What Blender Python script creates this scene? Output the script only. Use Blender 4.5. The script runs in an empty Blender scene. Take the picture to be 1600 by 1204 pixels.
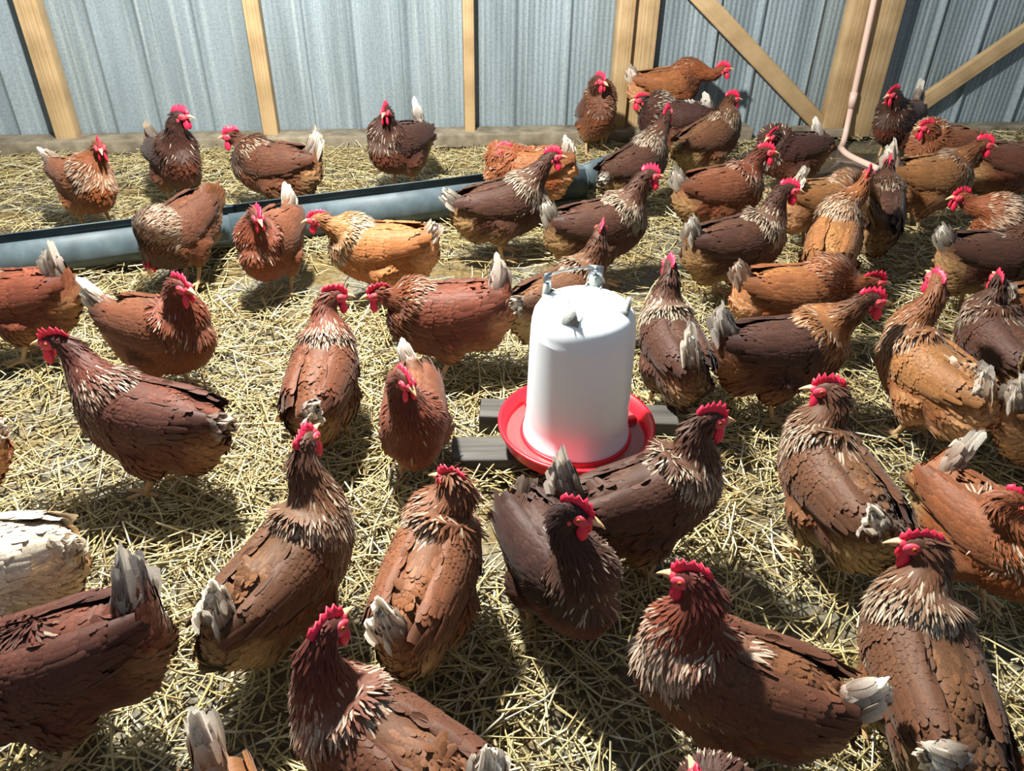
import bpy, math, random
import numpy as np
from mathutils import Vector, Matrix
rng = np.random.default_rng(7)
random.seed(7)
SC = bpy.context.scene
COL = SC.collection

# ------------------------------------------------------------------ camera, world, lights, exposure
PITCH, ROLL, CAMH = math.radians(34), math.radians(1.0), 1.25
fw = Vector((0, math.cos(PITCH), -math.sin(PITCH)))
r0 = Vector((1, 0, 0)); u0 = Vector((0, math.sin(PITCH), math.cos(PITCH)))
rt = r0*math.cos(ROLL) + u0*math.sin(ROLL); up = -r0*math.sin(ROLL) + u0*math.cos(ROLL)
cam_d = bpy.data.cameras.new('camera'); cam = bpy.data.objects.new('camera', cam_d); COL.objects.link(cam)
cam.matrix_world = Matrix(((rt.x, up.x, -fw.x, 0), (rt.y, up.y, -fw.y, 0), (rt.z, up.z, -fw.z, CAMH), (0, 0, 0, 1)))
cam_d.sensor_width = 36; cam_d.lens = 1202/1600*36; cam_d.clip_start = .02
SC.camera = cam
w = bpy.data.worlds.new('world'); SC.world = w; w.use_nodes = True
w.node_tree.nodes['Background'].inputs[0].default_value = (.74, .86, 1.0, 1)
w.node_tree.nodes['Background'].inputs[1].default_value = .30
ld = bpy.data.lights.new('barn_bulb_light', 'POINT'); ld.energy = 840; ld.shadow_soft_size = .07; ld.color = (1.0, .96, .87)
lo = bpy.data.objects.new('barn_bulb_light', ld); COL.objects.link(lo); lo.location = (-.62, 2.0, 2.2)
SC.view_settings.view_transform = 'Standard'; SC.view_settings.look = 'None'
SC.view_settings.gamma = 1; SC.view_settings.use_curve_mapping = False; SC.view_settings.exposure = .0

# ------------------------------------------------------------------ helpers
def lin(c):
    a = np.asarray(c, float)/255.
    return np.where(a <= .04045, a/12.92, ((a+.055)/1.055)**2.4)

def mesh_np(name, V, F, C=None, mats=(), smooth=True, mi=None):
    """V (n,3); F list of (m,k) arrays; C (n,3) linear colours"""
    me = bpy.data.meshes.new(name)
    V = np.asarray(V, np.float32); me.vertices.add(len(V)); me.vertices.foreach_set('co', V.ravel())
    F = [np.asarray(f, np.int32) for f in F if len(f)]
    tot = np.concatenate([np.full(len(f), f.shape[1], np.int32) for f in F]); idx = np.concatenate([f.ravel() for f in F])
    me.loops.add(len(idx)); me.loops.foreach_set('vertex_index', idx)
    me.polygons.add(len(tot)); st = np.concatenate([[0], np.cumsum(tot)[:-1]]).astype(np.int32)
    me.polygons.foreach_set('loop_start', st); me.polygons.foreach_set('loop_total', tot)
    if smooth: me.polygons.foreach_set('use_smooth', np.ones(len(tot), bool))
    if mi is not None: me.polygons.foreach_set('material_index', np.asarray(mi, np.int32))
    for m in mats: me.materials.append(m)
    me.update(calc_edges=True)
    if C is not None:
        a = me.color_attributes.new('col', 'FLOAT_COLOR', 'POINT')
        a.data.foreach_set('color', np.concatenate([C, np.ones((len(C), 1))], 1).astype(np.float32).ravel())
    return me

def link(name, me, parent=None, **kw):
    o = bpy.data.objects.new(name, me); COL.objects.link(o)
    if parent is not None: o.parent = parent
    for k, v in kw.items(): o[k] = v
    return o

def thing(name, label, cat, loc=(0, 0, 0), rz=0, group=None):
    o = bpy.data.objects.new(name, None); o.empty_display_size = .05; COL.objects.link(o)
    o.location = loc; o.rotation_euler = (0, 0, rz); o['label'] = label; o['category'] = cat
    if group: o['group'] = group
    return o

class MB:
    def __init__(s): s.V = []; s.F = []; s.C = []; s.n = 0
    def add(s, V, F, c=(1, 1, 1)):
        V = np.asarray(V, float); s.V.append(V); s.F += [np.asarray(f)+s.n for f in F if len(f)]
        c = np.asarray(c, float); s.C.append(np.tile(c, (len(V), 1)) if c.ndim == 1 else c); s.n += len(V)
    def mesh(s, name, mats, smooth=True): return mesh_np(name, np.concatenate(s.V), s.F, np.concatenate(s.C), mats, smooth)

def nrm(a): return a/np.maximum(np.linalg.norm(a, axis=-1, keepdims=True), 1e-9)

def catmull(P, n):
    P = np.asarray(P, float); k = len(P); t = np.linspace(0, k-1, n); i = np.clip(t.astype(int), 0, k-2); f = (t-i)[:, None]
    g = lambda j: P[np.clip(j, 0, k-1)]
    a, b, c, d = g(i-1), g(i), g(i+1), g(i+2)
    return .5*(2*b+(c-a)*f+(2*a-5*b+4*c-d)*f*f+(3*b-a-3*c+d)*f**3)

def loft(P, ra, rb, side0, k=16, cap=True):
    """rings round the polyline P, half widths ra along the side axis, rb across it"""
    P = np.asarray(P, float); n = len(P); T = nrm(np.gradient(P, axis=0)); s = np.array(side0, float); V = []
    a = np.arange(k)*2*math.pi/k
    for i in range(n):
        s = s-T[i]*np.dot(s, T[i]); s /= np.linalg.norm(s); u = np.cross(T[i], s)
        V.append(P[i]+np.outer(np.cos(a)*ra[i], s)+np.outer(np.sin(a)*rb[i], u))
    V = np.concatenate(V); i, j = np.meshgrid(np.arange(n-1), np.arange(k), indexing='ij'); i = i.ravel(); j = j.ravel(); j2 = (j+1) % k
    F = [np.stack([i*k+j, i*k+j2, (i+1)*k+j2, (i+1)*k+j], 1)]
    if cap:
        F.append(np.arange(k)[None, ::-1]); F.append(((n-1)*k+np.arange(k))[None, :])
    return V, F

def ball(c, ax, r, nu=12, nv=8):
    """ellipsoid; ax 3x3 rows are axes, r three radii"""
    c = np.asarray(c, float); ax = np.asarray(ax, float); V = [c+ax[2]*r[2]]
    for i in range(1, nv):
        th = math.pi*i/nv
        for j in range(nu):
            ph = 2*math.pi*j/nu; V.append(c+ax[0]*r[0]*math.sin(th)*math.cos(ph)+ax[1]*r[1]*math.sin(th)*math.sin(ph)+ax[2]*r[2]*math.cos(th))
    V.append(c-ax[2]*r[2]); V = np.array(V); q = []; t = []
    for j in range(nu):
        t.append((0, 1+j, 1+(j+1) % nu)); b = 1+(nv-2)*nu; t.append((len(V)-1, b+(j+1) % nu, b+j))
        for i in range(nv-2):
            q.append((1+i*nu+j, 1+(i+1)*nu+j, 1+(i+1)*nu+(j+1) % nu, 1+i*nu+(j+1) % nu))
    return V, [np.array(t), np.array(q)]

def box(c, sx, sy, sz, rz=0, ax=None):
    v = np.array([(x, y, z) for x in (-.5, .5) for y in (-.5, .5) for z in (-.5, .5)])*(sx, sy, sz)
    cz, s = math.cos(rz), math.sin(rz)
    v = v@np.array(((cz, s, 0), (-s, cz, 0), (0, 0, 1))) if ax is None else v@np.asarray(ax)
    return v+np.asarray(c), [np.array([(0, 1, 3, 2), (4, 6, 7, 5), (0, 4, 5, 1), (2, 3, 7, 6), (0, 2, 6, 4), (1, 5, 7, 3)])]

def bevel(o, wd, seg=2):
    m = o.modifiers.new('bevel', 'BEVEL'); m.width = wd; m.segments = seg; m.limit_method = 'ANGLE'

# ------------------------------------------------------------------ materials
def mat(name, col=None, rough=.5, **kw):
    m = bpy.data.materials.new(name); m.use_nodes = True; b = m.node_tree.nodes['Principled BSDF']
    if col is not None: b.inputs['Base Color'].default_value = (*lin(col), 1)
    b.inputs['Roughness'].default_value = rough
    for k, v in kw.items(): b.inputs[k.replace('_', ' ')].default_value = v
    return m
def nd(m, t, **kw):
    n = m.node_tree.nodes.new(t)
    for k, v in kw.items(): setattr(n, k, v)
    return n
def lk(m, a, b): m.node_tree.links.new(a, b)
def noise(m, scale, detail=4, co='Object', mapping=None, rough=.55):
    tc = nd(m, 'ShaderNodeTexCoord'); n = nd(m, 'ShaderNodeTexNoise'); n.inputs['Scale'].default_value = scale; n.inputs['Detail'].default_value = detail
    n.inputs['Roughness'].default_value = rough
    if mapping:
        mp = nd(m, 'ShaderNodeMapping'); mp.inputs['Scale'].default_value = mapping; lk(m, tc.outputs[co], mp.inputs[0]); lk(m, mp.outputs[0], n.inputs['Vector'])
    else: lk(m, tc.outputs[co], n.inputs['Vector'])
    return n.outputs[0]
def ramp(m, src, stops):
    r = nd(m, 'ShaderNodeValToRGB'); e = r.color_ramp.elements
    while len(e) < len(stops): e.new(.5)
    for i, (p, c) in enumerate(stops): e[i].position = p; e[i].color = (*lin(c), 1)
    lk(m, src, r.inputs[0]); return r.outputs[0]
def mix(m, mode, f, a, b):
    n = nd(m, 'ShaderNodeMix', data_type='RGBA', blend_type=mode)
    if isinstance(f, (int, float)): n.inputs[0].default_value = f
    else: lk(m, f, n.inputs[0])
    for s, i in ((a, 6), (b, 7)):
        if isinstance(s, tuple): n.inputs[i].default_value = (*lin(s), 1)
        else: lk(m, s, n.inputs[i])
    return n.outputs[2]
def bsdf(m): return m.node_tree.nodes['Principled BSDF']
def bump(m, src, st, dist=.002):
    b = nd(m, 'ShaderNodeBump'); b.inputs['Strength'].default_value = st; b.inputs['Distance'].default_value = dist; lk(m, src, b.inputs['Height']); lk(m, b.outputs[0], bsdf(m).inputs['Normal'])
def colmat(name, rough, nscale, lo, hi, spec=.35, bmp=.2, mapping=None):
    m = mat(name, None, rough); bsdf(m).inputs['Specular IOR Level'].default_value = spec
    a = nd(m, 'ShaderNodeAttribute', attribute_name='col'); n = noise(m, nscale, 4, mapping=mapping)
    c = mix(m, 'MULTIPLY', 1., a.outputs['Color'], ramp(m, n, [(.3, (lo, lo, lo)), (.7, (hi, hi, hi))])); lk(m, c, bsdf(m).inputs['Base Color'])
    if bmp: bump(m, n, bmp, .001)
    return m
M_FEATHER = colmat('feather', .60, 300, 200, 255, .28, .12)
bsdf(M_FEATHER).inputs['Sheen Weight'].default_value = .08
M_TAIL = colmat('tail_feather', .5, 300, 225, 255, .3, .05)
_b = bsdf(M_TAIL); _t = nd(M_TAIL, 'ShaderNodeBsdfTranslucent'); _m = nd(M_TAIL, 'ShaderNodeMixShader'); _m.inputs[0].default_value = .5
lk(M_TAIL, _b.inputs['Base Color'].links[0].from_socket, _t.inputs['Color']); lk(M_TAIL, _b.outputs[0], _m.inputs[1]); lk(M_TAIL, _t.outputs[0], _m.inputs[2]); lk(M_TAIL, _m.outputs[0], M_TAIL.node_tree.nodes['Material Output'].inputs[0])
M_SKIN = colmat('shank_skin', .5, 160, 200, 255, .4, .3)
M_COMB = mat('comb_skin', (222, 40, 74), .42, Subsurface_Weight=.12, Subsurface_Scale=.006); bump(M_COMB, noise(M_COMB, 420, 3), .5, .0012)
bsdf(M_COMB).inputs['Subsurface Radius'].default_value = (1, .2, .1)
M_FACE = mat('face_skin', (206, 62, 84), .5); bump(M_FACE, noise(M_FACE, 500, 3), .6, .001)
M_BEAK = mat('beak_horn', (212, 172, 128), .4)
M_EYE = mat('eye_amber', (176, 92, 34), .15); M_PUPIL = mat('pupil_black', (8, 6, 5), .1)
M_STRAW = colmat('straw', .45, 60, 200, 255, .45, .0)

# ------------------------------------------------------------------ setting: floor, straw
WX = np.array([1., .125]); WX /= np.linalg.norm(WX); WN = np.array([WX[1], -WX[0]])   # wall direction and its inward normal
W0 = np.array([0., 4.30])
WROT = math.atan2(WX[1], WX[0])
def wall_pt(s, d=0., z=0.): p = W0+WX*s+WN*d; return (p[0], p[1], z)

def hgt(x, y):   # uneven litter surface
    return .010*np.sin(3.1*x+1.3*y)+.008*np.sin(5.7*y-2.2*x+1)+.006*np.sin(11*x+7*y)+.004*np.sin(17*y-13*x)
gx = np.linspace(-4.2, 4.2, 190); gy = np.linspace(-1.4, 5.6, 160); GX, GY = np.meshgrid(gx, gy, indexing='ij')
GZ = hgt(GX, GY)-.022
V = np.stack([GX, GY, GZ], -1).reshape(-1, 3); i, j = np.meshgrid(np.arange(189), np.arange(159), indexing='ij'); a = (i*160+j).ravel()
M_DIRT = mat('dirt_floor', None, .8)
n1 = noise(M_DIRT, 5, 6); n2 = noise(M_DIRT, 70, 5)
c = mix(M_DIRT, 'MIX', ramp(M_DIRT, n1, [(.42, (0, 0, 0)), (.6, (255, 255, 255))]), ramp(M_DIRT, n2, [(.3, (62, 58, 48)), (.7, (128, 124, 108))]), ramp(M_DIRT, n2, [(.3, (70, 58, 34)), (.7, (132, 112, 66))]))
lk(M_DIRT, c, bsdf(M_DIRT).inputs['Base Color']); bump(M_DIRT, n2, .8, .01)
link('floor', mesh_np('floor', V, [np.stack([a, a+160, a+161, a+1], 1)], None, [M_DIRT]), kind='structure', label='bare trampled concrete and dirt under the straw')

def straw_mesh(name, n, xs, ys, lmin, lmax, wmin, wmax, keep=None, zoff=0., tilt=.16):
    x = rng.uniform(*xs, n); y = rng.uniform(*ys, n)
    if keep is not None: k = keep(x, y); x = x[k]; y = y[k]; n = len(x)
    L = lmin+(lmax-lmin)*rng.random(n)**2.2; W = rng.uniform(wmin, wmax, n); ang = rng.uniform(0, math.pi*2, n)
    til = rng.normal(0, tilt, n); bend = rng.normal(0, .10, n)
    z = hgt(x, y)+rng.uniform(-.012, .014, n)+zoff+np.abs(np.sin(til))*L*.35
    d = np.stack([np.cos(ang)*np.cos(til), np.sin(ang)*np.cos(til), np.sin(til)], 1); s = np.stack([-np.sin(ang), np.cos(ang), 0*ang], 1); uu = np.cross(s, d)
    C0 = np.stack([x, y, z], 1); V = np.zeros((n, 9, 3)); roll = rng.uniform(0, 2, n)
    for a_, (t, bo) in enumerate(((-.5, 0), (0.05, 1), (.5, 0))):
        base = C0+d*(t*L)[:, None]+s*(bo*bend*L*.6)[:, None]
        for b_ in range(3):
            th = roll+b_*2.094; V[:, a_*3+b_] = base+s*(np.cos(th)*W*.5)[:, None]+uu*(np.sin(th)*W*.33)[:, None]
    q = np.array([(0, 1, 4, 3), (1, 2, 5, 4), (2, 0, 3, 5), (3, 4, 7, 6), (4, 5, 8, 7), (5, 3, 6, 8)])
    F = (q[None]+(np.arange(n)*9)[:, None, None]).reshape(-1, 4)
    pal = lin([(238, 226, 178), (226, 210, 154), (210, 190, 132), (184, 162, 112), (244, 236, 206), (146, 126, 88), (202, 192, 136)])
    c = pal[rng.choice(7, n, p=[.2, .22, .18, .13, .1, .09, .08])]*rng.uniform(.72, 1.08, (n, 1))
    return mesh_np(name, V.reshape(-1, 3), [F], np.repeat(c, 9, 0), [M_STRAW], False)
def patch(x, y):   # 0..1 density: bare trampled patches
    f = np.sin(2.3*x+1.1*y+.6)+np.sin(3.7*y-1.9*x+2.)+.7*np.sin(6.1*x-4.3*y)+.5*np.sin(9*x+8*y+1)
    bare = np.exp(-(((x+.55)/.7)**2+((y-2.55)/.22)**2))*1.2 + np.exp(-(((x-1.75)/.55)**2+((y-3.95)/.42)**2))*2.2 + np.exp(-(((x+.02)/.12)**2+((y-1.22)/.14)**2))*1.1
    return np.clip(.80+.16*f-bare, .05, 1)
def keep_near(x, y):
    return (np.abs(x) < .75+.62*y) & (rng.random(len(x)) < patch(x, y)) & (y < 4.22+.125*x)
o = link('straw_bedding', straw_mesh('straw_near', 40000, (-2.4, 2.4), (.35, 2.5), .03, .20, .0028, .0062, keep_near), kind='stuff', label='loose yellow straw bedding strewn over the floor', category='straw')
o2 = link('straw_bedding', straw_mesh('straw_far', 36000, (-3.4, 3.4), (2.5, 4.7), .03, .20, .003, .0065, keep_near), kind='stuff', label='flattened straw bedding between the gutter and the metal wall', category='straw')
def keep_sill(x, y): d = (x*0+4.30+.125*x)-y; return (d < .42) & (d > .16) & (x < 1.1)
link('straw_drift', straw_mesh('straw_drift', 16000, (-3., 1.1), (3.7, 4.4), .03, .16, .0022, .0045, keep_sill, .002, .2), kind='stuff', label='drift of straw heaped along the sill at the wall foot', category='straw')

# ------------------------------------------------------------------ setting: wall
M_METAL = mat('galvanised_sheet', None, .45, Metallic=.08)
s1 = noise(M_METAL, 1., 5, mapping=(9, 9, .7)); s2 = noise(M_METAL, 90, 3); s3 = noise(M_METAL, 1., 6, mapping=(34, 34, .5))
c = ramp(M_METAL, s1, [(.3, (116, 130, 136)), (.7, (150, 165, 174))])
c = mix(M_METAL, 'MIX', ramp(M_METAL, s3, [(.56, (0, 0, 0)), (.66, (190, 190, 190))]), c, (176, 188, 190))
c = mix(M_METAL, 'MULTIPLY', .6, c, ramp(M_METAL, s2, [(.3, (200, 200, 196)), (.6, (255, 255, 255))]))
lk(M_METAL, c, bsdf(M_METAL).inputs['Base Color'])
M_WOOD = mat('pine_timber', None, .6)
g = noise(M_WOOD, 1., 6, co='Generated', mapping=(26, 26, 1.6)); g2 = noise(M_WOOD, 6, 3)
c = ramp(M_WOOD, g, [(.25, (158, 130, 94)), (.5, (192, 164, 122)), (.75, (206, 182, 144))])
c = mix(M_WOOD, 'MULTIPLY', .5, c, ramp(M_WOOD, g2, [(.35, (190, 180, 165)), (.6, (255, 255, 255))])); lk(M_WOOD, c, bsdf(M_WOOD).inputs['Base Color']); bump(M_WOOD, g, .3, .003)
M_SILL = mat('dusty_timber', None, .85)
g = noise(M_SILL, 12, 6); lk(M_SILL, ramp(M_SILL, g, [(.3, (92, 84, 70)), (.7, (150, 140, 120))]), bsdf(M_SILL).inputs['Base Color']); bump(M_SILL, g, .6, .005)
M_TRIM = mat('pale_metal_trim', (196, 208, 214), .35, Metallic=.3)

WALLH = 2.6
wall = bpy.data.objects.new('wall_back', None); COL.objects.link(wall); wall['kind'] = 'structure'; wall['label'] = 'corrugated metal wall on a pine stud frame'
wall.location = (W0[0], W0[1], 0); wall.rotation_euler = (0, 0, WROT)
STUDS = [(-2.318, 0.1, 0.09), (-1.303, 0.075, 0.09), (-0.261, 0.055, 0.09), (0.542, 0.085, 0.09), (0.658, 0.125, 0.05), (1.8, 0.12, 0.07), (1.943, 0.15, 0.1)]
def panel(x0, x1, style):
    xs = np.arange(x0, x1+.0001, .0056 if style != 'flat' else .010); y = np.zeros(len(xs))
    if style != 'flat': y += .0022*np.sin(xs*2*math.pi/.028)
    for rx in RIBS:
        d = np.abs(xs-rx); y += -.022*np.cos(np.clip(d/.022, 0, 1)*math.pi/2)**1.3
    n = len(xs); zs = [-.02, WALLH]
    V = np.array([(xx, yy+.012, z) for z in zs for xx, yy in zip(xs, y)]); V2 = V+(0, .003, 0)
    i = np.arange(n-1); F = [np.stack([i, i+1, n+i+1, n+i], 1), np.stack([2*n+i+1, 2*n+i, 3*n+i, 3*n+i+1], 1)]
    return mesh_np('metal_panel', np.concatenate([V, V2]), F, None, [M_METAL], True)
RIBS = [-2.558, -2.077, -1.853, -1.587, -1.065, -0.854, -0.586, -0.024, 0.263, 1.055, 1.294, 1.615, 2.305, 2.578, 2.928, 3.092]
edges = [(-4.2, -2.318, 'flat'), (-2.318, -1.303, 'flat'), (-1.303, -0.261, 'rib'), (-0.261, 0.542, 'rib'), (0.542, 1.8, 'rib'), (1.8, 4.4, 'rib')]
for x0, x1, st in edges: link('metal_panel', panel(x0, x1, st), wall)
for (sx, wd, dp) in STUDS:
    b = MB(); v, f = box((0, 0, 0), wd, dp, WALLH+.0); b.add(v, f)
    o = link('stud', b.mesh('stud', [M_WOOD], False), wall); o.location = (sx, -dp/2-.002, WALLH/2); bevel(o, .004)
b = MB(); v, f = box((0, 0, 0), 5.3, .15, .070); b.add(v, f)
sub = link('sill_plate', b.mesh('sill_plate', [M_SILL], False), wall); sub.location = (-1.35, -.072, .035); bevel(sub, .006)
b = MB(); v, f = box((0, 0, 0), 2.9, .10, .045); b.add(v, f)
sub = link('sill_plate', b.mesh('sill_plate', [M_SILL], False), wall); sub.location = (2.9, -.048, .022); bevel(sub, .006)
def brace(xa, za, xb, zb, y, wd=.09, dp=.035):
    a = np.array([xa, y, za]); c = np.array([xb, y, zb]); t = c-a; L = np.linalg.norm(t); t /= L; n = np.array([0, 1., 0]); s = np.cross(t, n)
    b = MB(); v, f = box((0, 0, 0), wd, dp, L); b.add(v, f); o = link('diagonal_brace', b.mesh('brace', [M_WOOD], False), wall)
    o.matrix_local = Matrix(((s[0], n[0], t[0], (a[0]+c[0])/2), (s[1], n[1], t[1], (a[1]+c[1])/2), (s[2], n[2], t[2], (a[2]+c[2])/2), (0, 0, 0, 1))); bevel(o, .004)
for a in [(0.19120000000000026, 1.3054999999999997, 1.753, 0.043, -0.045), (2.112, 0.013999999999999999, 3.556799999999999, 1.1336000000000002, -0.045)]: brace(*a)

# pipe dropping to a wet patch
M_PIPE = mat('pink_plastic_pipe', (222, 190, 176), .4)
M_WET = mat('muddy_water', (52, 50, 46), .16); bump(M_WET, noise(M_WET, 26, 3), .25, .003)
P = catmull([(1.801, 4.419, 1.499), (1.824, 4.397, 0.708), (1.843, 4.379, 0.049), (1.727, 4.073, 0.03), (1.8, 3.787, 0.03)], 40)
v, f = loft(P, [.016]*40, [.016]*40, (1, 0, 0), 12); b = MB(); b.add(v, f)
v, f = loft([P[16]-(P[17]-P[16])*.3, P[17]], [.020]*2, [.020]*2, (1, 0, 0), 12); b2 = MB(); b2.add(v, f)
pipe = thing('drain_pipe', 'thin pinkish pipe running down the broad post to the wet floor', 'pipe')
link('pipe_run', b.mesh('pipe', [M_PIPE]), pipe); link('coupling', b2.mesh('coupling', [M_PIPE]), pipe)
pc = (1.6451245799245522, 3.889558220130789)
t = np.linspace(0, 2*math.pi, 40, endpoint=False); rr = 1+.16*np.sin(3*t+1)+.1*np.sin(5*t)+.05*np.sin(9*t)
V = [(pc[0], pc[1], .022)]+[(pc[0]+.50*r_*math.cos(a_), pc[1]+.26*r_*math.sin(a_), .022) for a_, r_ in zip(t, rr)]+[(pc[0]+.54*r_*math.cos(a_), pc[1]+.29*r_*math.sin(a_), -.03) for a_, r_ in zip(t, rr)]
i = np.arange(40); j = (i+1) % 40
link('puddle', mesh_np('puddle', V, [np.stack([0*i, 1+i, 1+j], 1), np.stack([1+i, 41+i, 41+j, 1+j], 1)], None, [M_WET]), label='dark wet patch of floor at the foot of the pinkish pipe', category='puddle', kind='stuff')

# ------------------------------------------------------------------ gutter trough
M_GUT = mat('grey_plastic_gutter', None, .55)
g = noise(M_GUT, 14, 5); lk(M_GUT, ramp(M_GUT, g, [(.3, (58, 72, 80)), (.65, (84, 100, 108)), (.85, (120, 128, 128))]), bsdf(M_GUT).inputs['Base Color'])
GA, GB = ((-1.8261571151606395, 2.47905713653462, 0), (0.2851826008403228, 3.3884807233268597, 0))
GA = Vector(GA); GB = Vector(GB); gd = GB-GA; gL = gd.length
gut = thing('feeding_gutter', 'long grey half-pipe gutter trough lying on the straw along the wall', 'gutter', GA, math.atan2(gd.y, gd.x))
def half_pipe(x0, x1, R, th=.004, a0=-230, a1=50, lip=.006):
    a = np.radians(np.linspace(a0, a1, 22)); prof = [(R*math.cos(t_), R*math.sin(t_)) for t_ in a]
    prof = [(prof[0][0]+lip, prof[0][1]+.002)]+prof+[(prof[-1][0]-lip, prof[-1][1]+.002)]
    prof = np.array(prof); nrmv = nrm(prof); inner = prof-nrmv*th; ring = np.concatenate([prof, inner[::-1]]); k = len(ring)
    V = np.array([(x, y, z) for x in (x0, x1) for y, z in ring]); i = np.arange(k); j = (i+1) % k; h = k//2
    ii = np.arange(h-1); F = [np.stack([i, j, k+j, k+i], 1), np.stack([ii, k-1-ii, k-2-ii, ii+1], 1), np.stack([ii+k, ii+k+1, 2*k-2-ii, 2*k-1-ii], 1)]
    return mesh_np('gutter', V, F, None, [M_GUT], False)
R = .080
seg = link('gutter_length', half_pipe(-.5, gL*0.358-.004, R), gut); seg.location = (0, 0, R+.004)
seg = link('gutter_length', half_pipe(gL*0.358-.03, gL, R*1.045), gut); seg.location = (0, 0, R+.006)
def end_cap(x):
    a = np.radians(np.linspace(-230, 50, 20)); V = [(x+dx, R*1.06*math.cos(t_), R*1.06*math.sin(t_)) for dx in (0, .006) for t_ in a]
    i = np.arange(19); return mesh_np('end_cap', V, [np.arange(20)[None, ::-1], (20+np.arange(20))[None], np.stack([i, i+1, 21+i, 20+i], 1), [[19, 0, 20, 39]]], None, [M_GUT], False)
o = link('end_cap', end_cap(gL), gut); o.location = (0, 0, R+.006)
b = MB(); v, f = box((0, 0, 0), .08, .20, .03); b.add(v, f)
# a short lengths' flap of gutter propped at the far end
gcurl = thing('gutter_offcut', 'pale grey gutter offcut tipped up at the end of the long trough', 'gutter', (*(0.34346435936460795, 3.5154856650978425), .04), math.atan2(gd.y, gd.x))
o = link('offcut_shell', half_pipe(-.09, .09, .085, .004, -190, 10), gcurl); o.rotation_euler = (math.radians(-40), math.radians(-14), 0); o.location = (0, 0, .05)

# ------------------------------------------------------------------ drinker on boards
FC = (0.15706527709863705, 1.4985398067362778)
M_JAR = mat('milky_plastic', (232, 243, 250), .30, Subsurface_Weight=.1, Subsurface_Scale=.03)
bsdf(M_JAR).inputs['Subsurface Radius'].default_value = (1, 1, 1)
M_RED = mat('red_plastic', (212, 30, 46), .34, Subsurface_Weight=.1, Subsurface_Scale=.01)
M_WIRE = mat('galvanised_wire', (150, 156, 160), .35, Metallic=.9)
M_GREYP = mat('grey_plastic_lug', (150, 156, 152), .4)
M_WATER = mat('water', (235, 215, 215), .05, Transmission_Weight=.9, IOR=1.33)
M_DARKW = mat('weathered_dark_board', None, .7)
g = noise(M_DARKW, 1., 6, mapping=(3, 40, 20)); lk(M_DARKW, ramp(M_DARKW, g, [(.3, (44, 42, 40)), (.7, (92, 90, 84))]), bsdf(M_DARKW).inputs['Base Color']); bump(M_DARKW, g, .6, .004)
def lathe(prof, k=64):
    prof = np.array(prof, float); n = len(prof); a = np.arange(k)*2*math.pi/k
    V = np.stack([np.outer(prof[:, 0], np.cos(a)), np.outer(prof[:, 0], np.sin(a)), np.repeat(prof[:, 1][:, None], k, 1)], -1).reshape(-1, 3)
    i, j = np.meshgrid(np.arange(n-1), np.arange(k), indexing='ij'); i = i.ravel(); j = j.ravel(); j2 = (j+1) % k
    return V, [np.stack([i*k+j, i*k+j2, (i+1)*k+j2, (i+1)*k+j], 1)]
for (dx, dy, lx, ly, rz, lab) in [(0.019689749491318492, 0.15256845303599864, 0.5219387446950305, 0.085, -0.036612603132903945, 'dark weathered board under the drinker, farther from the viewer'), (-0.06871333115170872, -0.0024923845716073867, 0.46895313737249084, 0.095, 0.054735739086595944, 'dark scratched board under the drinker tray, nearer the viewer')]:
    o = link('board', None) if False else None
    b = MB(); v, f = box((0, 0, 0), lx, ly, .058); b.add(v, f)
    o = link('wooden_board', b.mesh('board', [M_DARKW], False), label=lab, category='board'); o.location = (FC[0]+dx, FC[1]+dy, .031); o.rotation_euler = (0, 0, rz); bevel(o, .004)
dr = thing('poultry_drinker', 'white plastic jar drinker standing in a round red tray', 'drinker', (FC[0], FC[1], .061), .3)
S_ = 1.0
tray = [(0, .012), (.100, .010), (.118, .0), (.128, .0), (.150, .016), (.176, .040), (.184, .072), (.190, .074), (.190, .080), (.181, .080), (.172, .050), (.150, .030), (.140, .022), (.136, .030), (.134, .052), (.129, .054), (.126, .03), (.0, .03)]
b = MB(); b.add(*lathe(tray)); tr = link('tray', b.mesh('tray', [M_RED]), dr)
b = MB(); b.add(*lathe([(.0, .058), (.1735, .058), (.1735, .0575), (0, .0575)])); 
b = MB(); b.add(*lathe([(.168, .046), (.135, .046)])); link('water', b.mesh('water', [M_WATER]), dr)
jar = [(.0, .034), (.128, .034), (.1285, .060), (.127, .062), (.1225, .10), (.119, .30), (.1175, .335), (.1175, .337), (.1165, .340), (.1160, .355), (.112, .374), (.103, .389), (.088, .398), (.06, .404), (.0, .406)]
b = MB(); b.add(*lathe(jar)); jo = link('jar', b.mesh('jar', [M_JAR]), dr)
for k_ in range(3):   # clips joining tray and jar
    a_ = k_*2.094+4.2; b = MB(); v, f = box((.146*math.cos(a_), .146*math.sin(a_), .045), .03, .018, .03, a_); b.add(v, f); o = link('tray_clip', b.mesh('clip', [M_RED], False), dr); bevel(o, .003)
def lug(ang, rad, z, wdt=.034, hh=.048):
    b = MB(); pr = np.array([(-.5, 0), (-.5, .45), (-.3, 1), (.3, 1), (.5, .45), (.5, 0)])*(wdt, hh); n = len(pr)
    er = np.array((math.cos(ang), math.sin(ang), 0)); et = np.array((-er[1], er[0], 0)); V = [er*(rad+d)+et*p+np.array((0, 0, z+q)) for d in (-.004, .004) for p, q in pr]
    i = np.arange(n); j = (i+1) % n; b.add(V, [np.arange(n)[None, ::-1], (n+np.arange(n))[None], np.stack([i, j, n+j, n+i], 1)])
    for sgn in (-.5, .5):
        v, f = box(er*(rad-.012)+et*sgn*wdt+np.array((0, 0, z+.012)), .03, .003, .028, ang); b.add(v, f)
    return link('lifting_lug', b.mesh('lug', [M_GREYP], False), dr)
for a_ in [-1.976, 2.651, 1.269, -0.301]: lug(a_-.3, .094, .378)
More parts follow.
